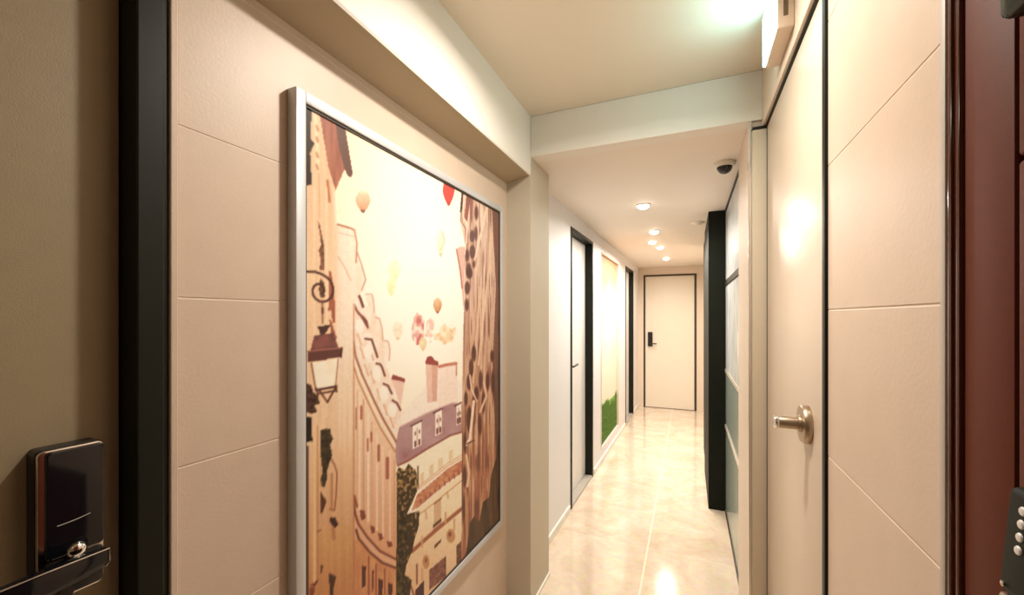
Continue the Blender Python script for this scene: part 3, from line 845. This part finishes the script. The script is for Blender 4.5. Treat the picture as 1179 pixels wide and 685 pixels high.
    # a solid board: add a back and edges
    bx = np.array([[-0.836, Y0, Z0], [-0.836, Y1, Z0], [-0.836, Y1, Z1], [-0.836, Y0, Z1], [PX, Y0, Z0], [PX, Y1, Z0], [PX, Y1, Z1], [PX, Y0, Z1]], np.float32)
    co = np.vstack([co, bx])
    q2 = np.array([[3, 2, 1, 0], [0, 1, 5, 4], [1, 2, 6, 5], [2, 3, 7, 6], [3, 0, 4, 7]]) + nv
    quads = np.vstack([quads, q2])
    me.vertices.add(len(co)); me.vertices.foreach_set('co', co.ravel())
    me.loops.add(quads.size); me.loops.foreach_set('vertex_index', quads.ravel().astype(np.int32))
    me.polygons.add(len(quads)); me.polygons.foreach_set('loop_start', np.arange(0, quads.size, 4, dtype=np.int32))
    me.update(calc_edges=True)
    ca = me.color_attributes.new('print_colour', 'FLOAT_COLOR', 'POINT')
    rgba = np.ones((len(co), 4), np.float32)
    rgba[:nv, :3] = lin.reshape(-1, 3)
    rgba[nv:, :3] = 0.6
    ca.data.foreach_set('color', rgba.ravel())
    m, nt, b_ = new_mat('printed_canvas')
    a = nt.nodes.new('ShaderNodeAttribute'); a.attribute_name = 'print_colour'
    nt.links.new(a.outputs['Color'], b_.inputs['Base Color'])
    b_.inputs['Roughness'].default_value = 0.5
    b_.inputs['Specular IOR Level'].default_value = 0.3
    return link('picture_print', me, m, parent)

street_print(pic)

# ------------------------------------------------------------------ lit sign above the cream door
sg = empty('exit_sign', (XR, 1.44, 2.217))
tag(sg, 'box sign with a glowing white front above the cream door', 'sign')
SY0, SY1, SZ0, SZ1 = 1.338, 1.542, 2.217, 2.380
MB().box(0.2235, XR - 0.0003, SY0, SY1, SZ0, SZ1, 0.004).build('sign_housing', M_house, sg, 30)
MB().box(0.2170, 0.2240, SY0 + 0.004, SY1 - 0.004, SZ0 + 0.004, SZ1 - 0.004, 0.002).build('light_panel', M_panel, sg)
MB().box(0.2380, 0.2490, SY0 - 0.0012, SY0 + 0.004, 2.248, 2.350, 0.0005).build('vent_slot', M_slot, sg)

# ------------------------------------------------------------------ ceiling fittings
def downlight(x, y, label):
    d = empty('downlight', (x, y, ZH))
    tag(d, label, 'ceiling light', 'round downlights in the corridor ceiling')
    MB().lathe([(0.050, 0.0), (0.050, -0.004), (0.046, -0.007), (0.040, -0.008), (0.040, 0.0)], (x, y, ZH), 'z', 40).build('trim_ring', M_white, d, 40)
    MB().lathe([(0.0395, -0.0055), (0.038, -0.0130), (0.032, -0.0210), (0.020, -0.0270), (0.008, -0.0295), (0.001, -0.0298)], (x, y, ZH), 'z', 40).build('lens', M_lens, d, 60)
    return d
downlights = [(-0.295, 3.014, 'glowing round downlight nearest the white header, first of the row'),
              (-0.292, 3.966, 'second glowing downlight along the corridor ceiling, counted from the white header'),
              (-0.350, 4.505, 'third glowing downlight from the white header, set a little left of the row'),
              (-0.297, 4.872, 'fourth glowing downlight from the white header, close behind the third'),
              (-0.280, 5.832, 'last glowing downlight of the row, closest to the end wall door')]
for a in downlights:
    downlight(*a)

dc = empty('ceiling_dome_camera', (0.160, 2.352, ZH))
tag(dc, 'black dome camera on a pale round base under the corridor ceiling', 'security camera')
MB().lathe([(0.052, 0.0), (0.052, -0.010), (0.047, -0.019), (0.040, -0.022), (0.036, -0.022)], (0.165, 2.355, ZH), 'z', 44).build('camera_base', M_ivory, dc, 40)
dp = [(0.036, -0.0215)] + [(0.036 * math.cos(a), -0.0220 - 0.034 * math.sin(a)) for a in np.linspace(0.1, math.pi / 2 - 0.02, 10)]
MB().lathe(dp, (0.165, 2.355, ZH), 'z', 40).build('dome', M_domeblack, dc, 60)

sd = empty('smoke_detector', (0.066, 3.747, ZH))
tag(sd, 'flat pale round fitting on the corridor ceiling near the black panel', 'detector')
MB().lathe([(0.050, 0.0), (0.050, -0.008), (0.044, -0.013), (0.030, -0.016)], (0.066, 3.747, ZH), 'z', 40).build('detector_base', M_corr_ceil, sd, 40)
MB().lathe([(0.028, -0.0155), (0.026, -0.021), (0.010, -0.024), (0.001, -0.0242)], (0.066, 3.747, ZH), 'z', 32).build('detector_cap', M_corr_ceil, sd, 40)

# ------------------------------------------------------------------ glass partition
gp = empty('glass_partition', (XG, 2.83, 0.0))
tag(gp, 'tall reflective glass partition with dark and pale cross rails on the right', 'partition')
GY0, GY1 = 2.2735, 3.3875
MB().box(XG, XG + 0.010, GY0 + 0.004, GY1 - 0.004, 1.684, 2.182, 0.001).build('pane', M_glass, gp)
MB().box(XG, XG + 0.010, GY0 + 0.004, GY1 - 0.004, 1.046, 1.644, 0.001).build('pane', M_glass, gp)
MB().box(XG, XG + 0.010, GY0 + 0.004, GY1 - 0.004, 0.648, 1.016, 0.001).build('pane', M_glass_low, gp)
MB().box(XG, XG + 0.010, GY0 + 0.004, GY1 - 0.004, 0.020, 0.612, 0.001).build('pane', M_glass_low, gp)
MB().box(XG - 0.006, XG + 0.018, GY0, GY1, 2.184, ZH - 0.001, 0.002).build('top_rail', M_black, gp)
MB().box(XG - 0.008, XG + 0.018, GY0, GY1, 1.646, 1.682, 0.002).build('cross_rail', M_black, gp)
for z in (1.018, 0.614):
    MB().box(XG - 0.005, XG + 0.018, GY0, GY1, z, z + 0.026, 0.002).build('cross_rail', M_rail, gp)
MB().box(XG - 0.006, XG + 0.018, GY0, GY1, 0.0, 0.018, 0.002).build('bottom_rail', M_casing, gp)
sw = MB().box(XG - 0.009, XG - 0.0002, 2.420, 2.500, 1.215, 1.335, 0.002).build('wall_plate', M_ivory)
tag(sw, 'small ivory plate fixed on the glass partition next to the wall post', 'plate')

# black panel beyond the glass
bp_ = empty('black_panel', (0.19, 4.2, 0.0))
tag(bp_, 'tall matt black boxed panel standing floor to ceiling past the glass partition', 'panel')
MB().box(0.131, XG + 0.009, 3.3895, 4.20, 0.001, ZH - 0.001, 0.002).build('front_box', M_black_panel, bp_)
MB().box(0.145, XG + 0.009, 4.2015, 4.960, 0.0015, ZH - 0.001, 0.002).build('rear_box', M_black_panel, bp_)

# ------------------------------------------------------------------ grass panel in the wall recess
def panel_material():
    m, nt, b_ = new_mat('cream_mural_board')
    N, L = nt.nodes, nt.links
    tc = N.new('ShaderNodeTexCoord')
    sep = N.new('ShaderNodeSeparateXYZ'); L.new(tc.outputs['Object'], sep.inputs[0])
    n = N.new('ShaderNodeTexNoise'); n.inputs['Scale'].default_value = 3.0; n.inputs['Detail'].default_value = 4
    L.new(tc.outputs['Object'], n.inputs['Vector'])
    ad = N.new('ShaderNodeMath'); ad.operation = 'MULTIPLY_ADD'
    L.new(n.outputs['Fac'], ad.inputs[0]); ad.inputs[1].default_value = 0.25; L.new(sep.outputs['Z'], ad.inputs[2])
    mr = N.new('ShaderNodeMapRange'); L.new(ad.outputs[0], mr.inputs['Value'])
    mr.inputs['From Min'].default_value = 1.55; mr.inputs['From Max'].default_value = 1.95
    r = N.new('ShaderNodeValToRGB')
    r.color_ramp.elements[0].color = (0.84, 0.79, 0.62, 1)
    r.color_ramp.elements[1].color = (0.55, 0.30, 0.17, 1)
    L.new(mr.outputs[0], r.inputs[0]); L.new(r.outputs[0], b_.inputs['Base Color'])
    b_.inputs['Roughness'].default_value = 0.5
    return m

mp_ = empty('mural_panel', (wall_x(4.5), 4.5, 0.14))
tag(mp_, 'tall cream and orange mural board set in the corridor wall above a strip of grass', 'mural')
MB().box(WALL_X0 - 0.0445, WALL_X0 - 0.022, MUR[0] + 0.015, MUR[1] - 0.015, 0.142, 2.045, 0.002).shear_to_wall().build('mural_board', panel_material(), mp_)
ef = MB()
ef.box(WALL_X0 - 0.0445, WALL_X0 + 0.006, MUR[0] + 0.001, MUR[0] + 0.014, 0.141, 2.058, 0.002)
ef.box(WALL_X0 - 0.0445, WALL_X0 + 0.006, MUR[1] - 0.014, MUR[1] - 0.001, 0.141, 2.058, 0.002)
ef.box(WALL_X0 - 0.0445, WALL_X0 + 0.006, MUR[0] + 0.0145, MUR[1] - 0.0145, 2.046, 2.058, 0.002)
ef.shear_to_wall().build('mural_frame', M_post, mp_)

def turf():
    r = random.Random(5)
    verts, faces = [], []
    xb = WALL_X0 - 0.0215
    for i in range(9000):
        y = r.uniform(MUR[0] + 0.03, MUR[1] - 0.03)
        z = 0.150 + r.random() * 0.40
        top = 0.52 + 0.05 * math.sin(y * 9.0) + 0.03 * math.sin(y * 23)
        if z > top: continue
        L = r.uniform(0.010, 0.022)
        dy, dz = r.uniform(-0.014, 0.014), r.uniform(-0.004, 0.022)
        w = 0.0028
        x = xb + wall_x(y) - WALL_X0
        k = len(verts)
        verts += [(x, y - w, z), (x, y + w, z), (x + L * 0.6, y + dy * 0.5 + w * 0.7, z + dz * 0.5), (x + L * 0.6, y + dy * 0.5 - w * 0.7, z + dz * 0.5), (x + L, y + dy, z + dz)]
        faces += [(k, k + 1, k + 2, k + 3), (k + 3, k + 2, k + 4)]
    me = bpy.data.meshes.new('artificial_grass')
    me.from_pydata(verts, [], faces)
    m = mat('grass_green', (0.21, 0.36, 0.07, 1), 0.6, var=0.35, vscale=60)
    o = link('artificial_grass', me, m)
    bm = bmesh.new(); bm.from_mesh(me)
    t = bmesh.ops.create_cube(bm, size=1.0)['verts']
    y0, y1 = MUR[0] + 0.02, MUR[1] - 0.02
    for v in t:
        yy = (y0 + y1) / 2 + v.co.y * (y1 - y0)
        v.co = Vector((xb + 0.002 + v.co.x * 0.004 + wall_x(yy) - WALL_X0, yy, 0.33 + v.co.z * 0.375))
    bm.to_mesh(me); bm.free()
    tag(o, 'strip of green artificial grass along the foot of the mural board', 'grass', kind='stuff')
turf()

# ------------------------------------------------------------------ lights
def area(name, loc, size, power, col, rot=(0, 0, 0), spread=180):
    l = bpy.data.lights.new(name, 'AREA')
    l.shape = 'DISK'; l.size = size; l.energy = power; l.color = col; l.spread = math.radians(spread)
    o = bpy.data.objects.new(name, l); o.location = loc; o.rotation_euler = rot
    COL.objects.link(o)
    return o
WARM = (1.0, 0.91, 0.80)
WARM2 = (1.0, 0.925, 0.82)
area('near_ceiling_lamp', (-0.22, 1.08, ZC - 0.012), 0.10, 15.5, WARM, spread=165)
area('near_back_lamp', (-0.10, -0.75, ZC - 0.012), 0.10, 1.2, WARM)
for i, (x, y, _) in enumerate(downlights):
    area('downlight_lamp', (x, y, ZH - 0.032), 0.07, (14.0, 18.0, 15.0, 17.0, 11.0)[i], WARM2, spread=165)

wd = bpy.data.worlds.new('world'); scene.world = wd
wd.use_nodes = True
wd.node_tree.nodes['Background'].inputs[0].default_value = (1.0, 0.9, 0.75, 1)
wd.node_tree.nodes['Background'].inputs[1].default_value = 0.05

# ------------------------------------------------------------------ camera
cam = bpy.data.cameras.new('camera')
co_ = bpy.data.objects.new('camera', cam)
COL.objects.link(co_)
cam.sensor_fit = 'HORIZONTAL'
cam.sensor_width = 36.0
cam.lens = 475.84 * 36.0 / 1179.0
cam.shift_y = (365.193 - 342.5) / 1179.0
cam.clip_start = 0.01
co_.location = (0, 0, 1.42)
co_.rotation_euler = (math.radians(90), 0, math.radians(23.2055))
scene.camera = co_

scene.view_settings.view_transform = 'Standard'
scene.view_settings.look = 'None'
scene.view_settings.gamma = 1.0
scene.view_settings.use_curve_mapping = False
scene.view_settings.exposure = 0.0
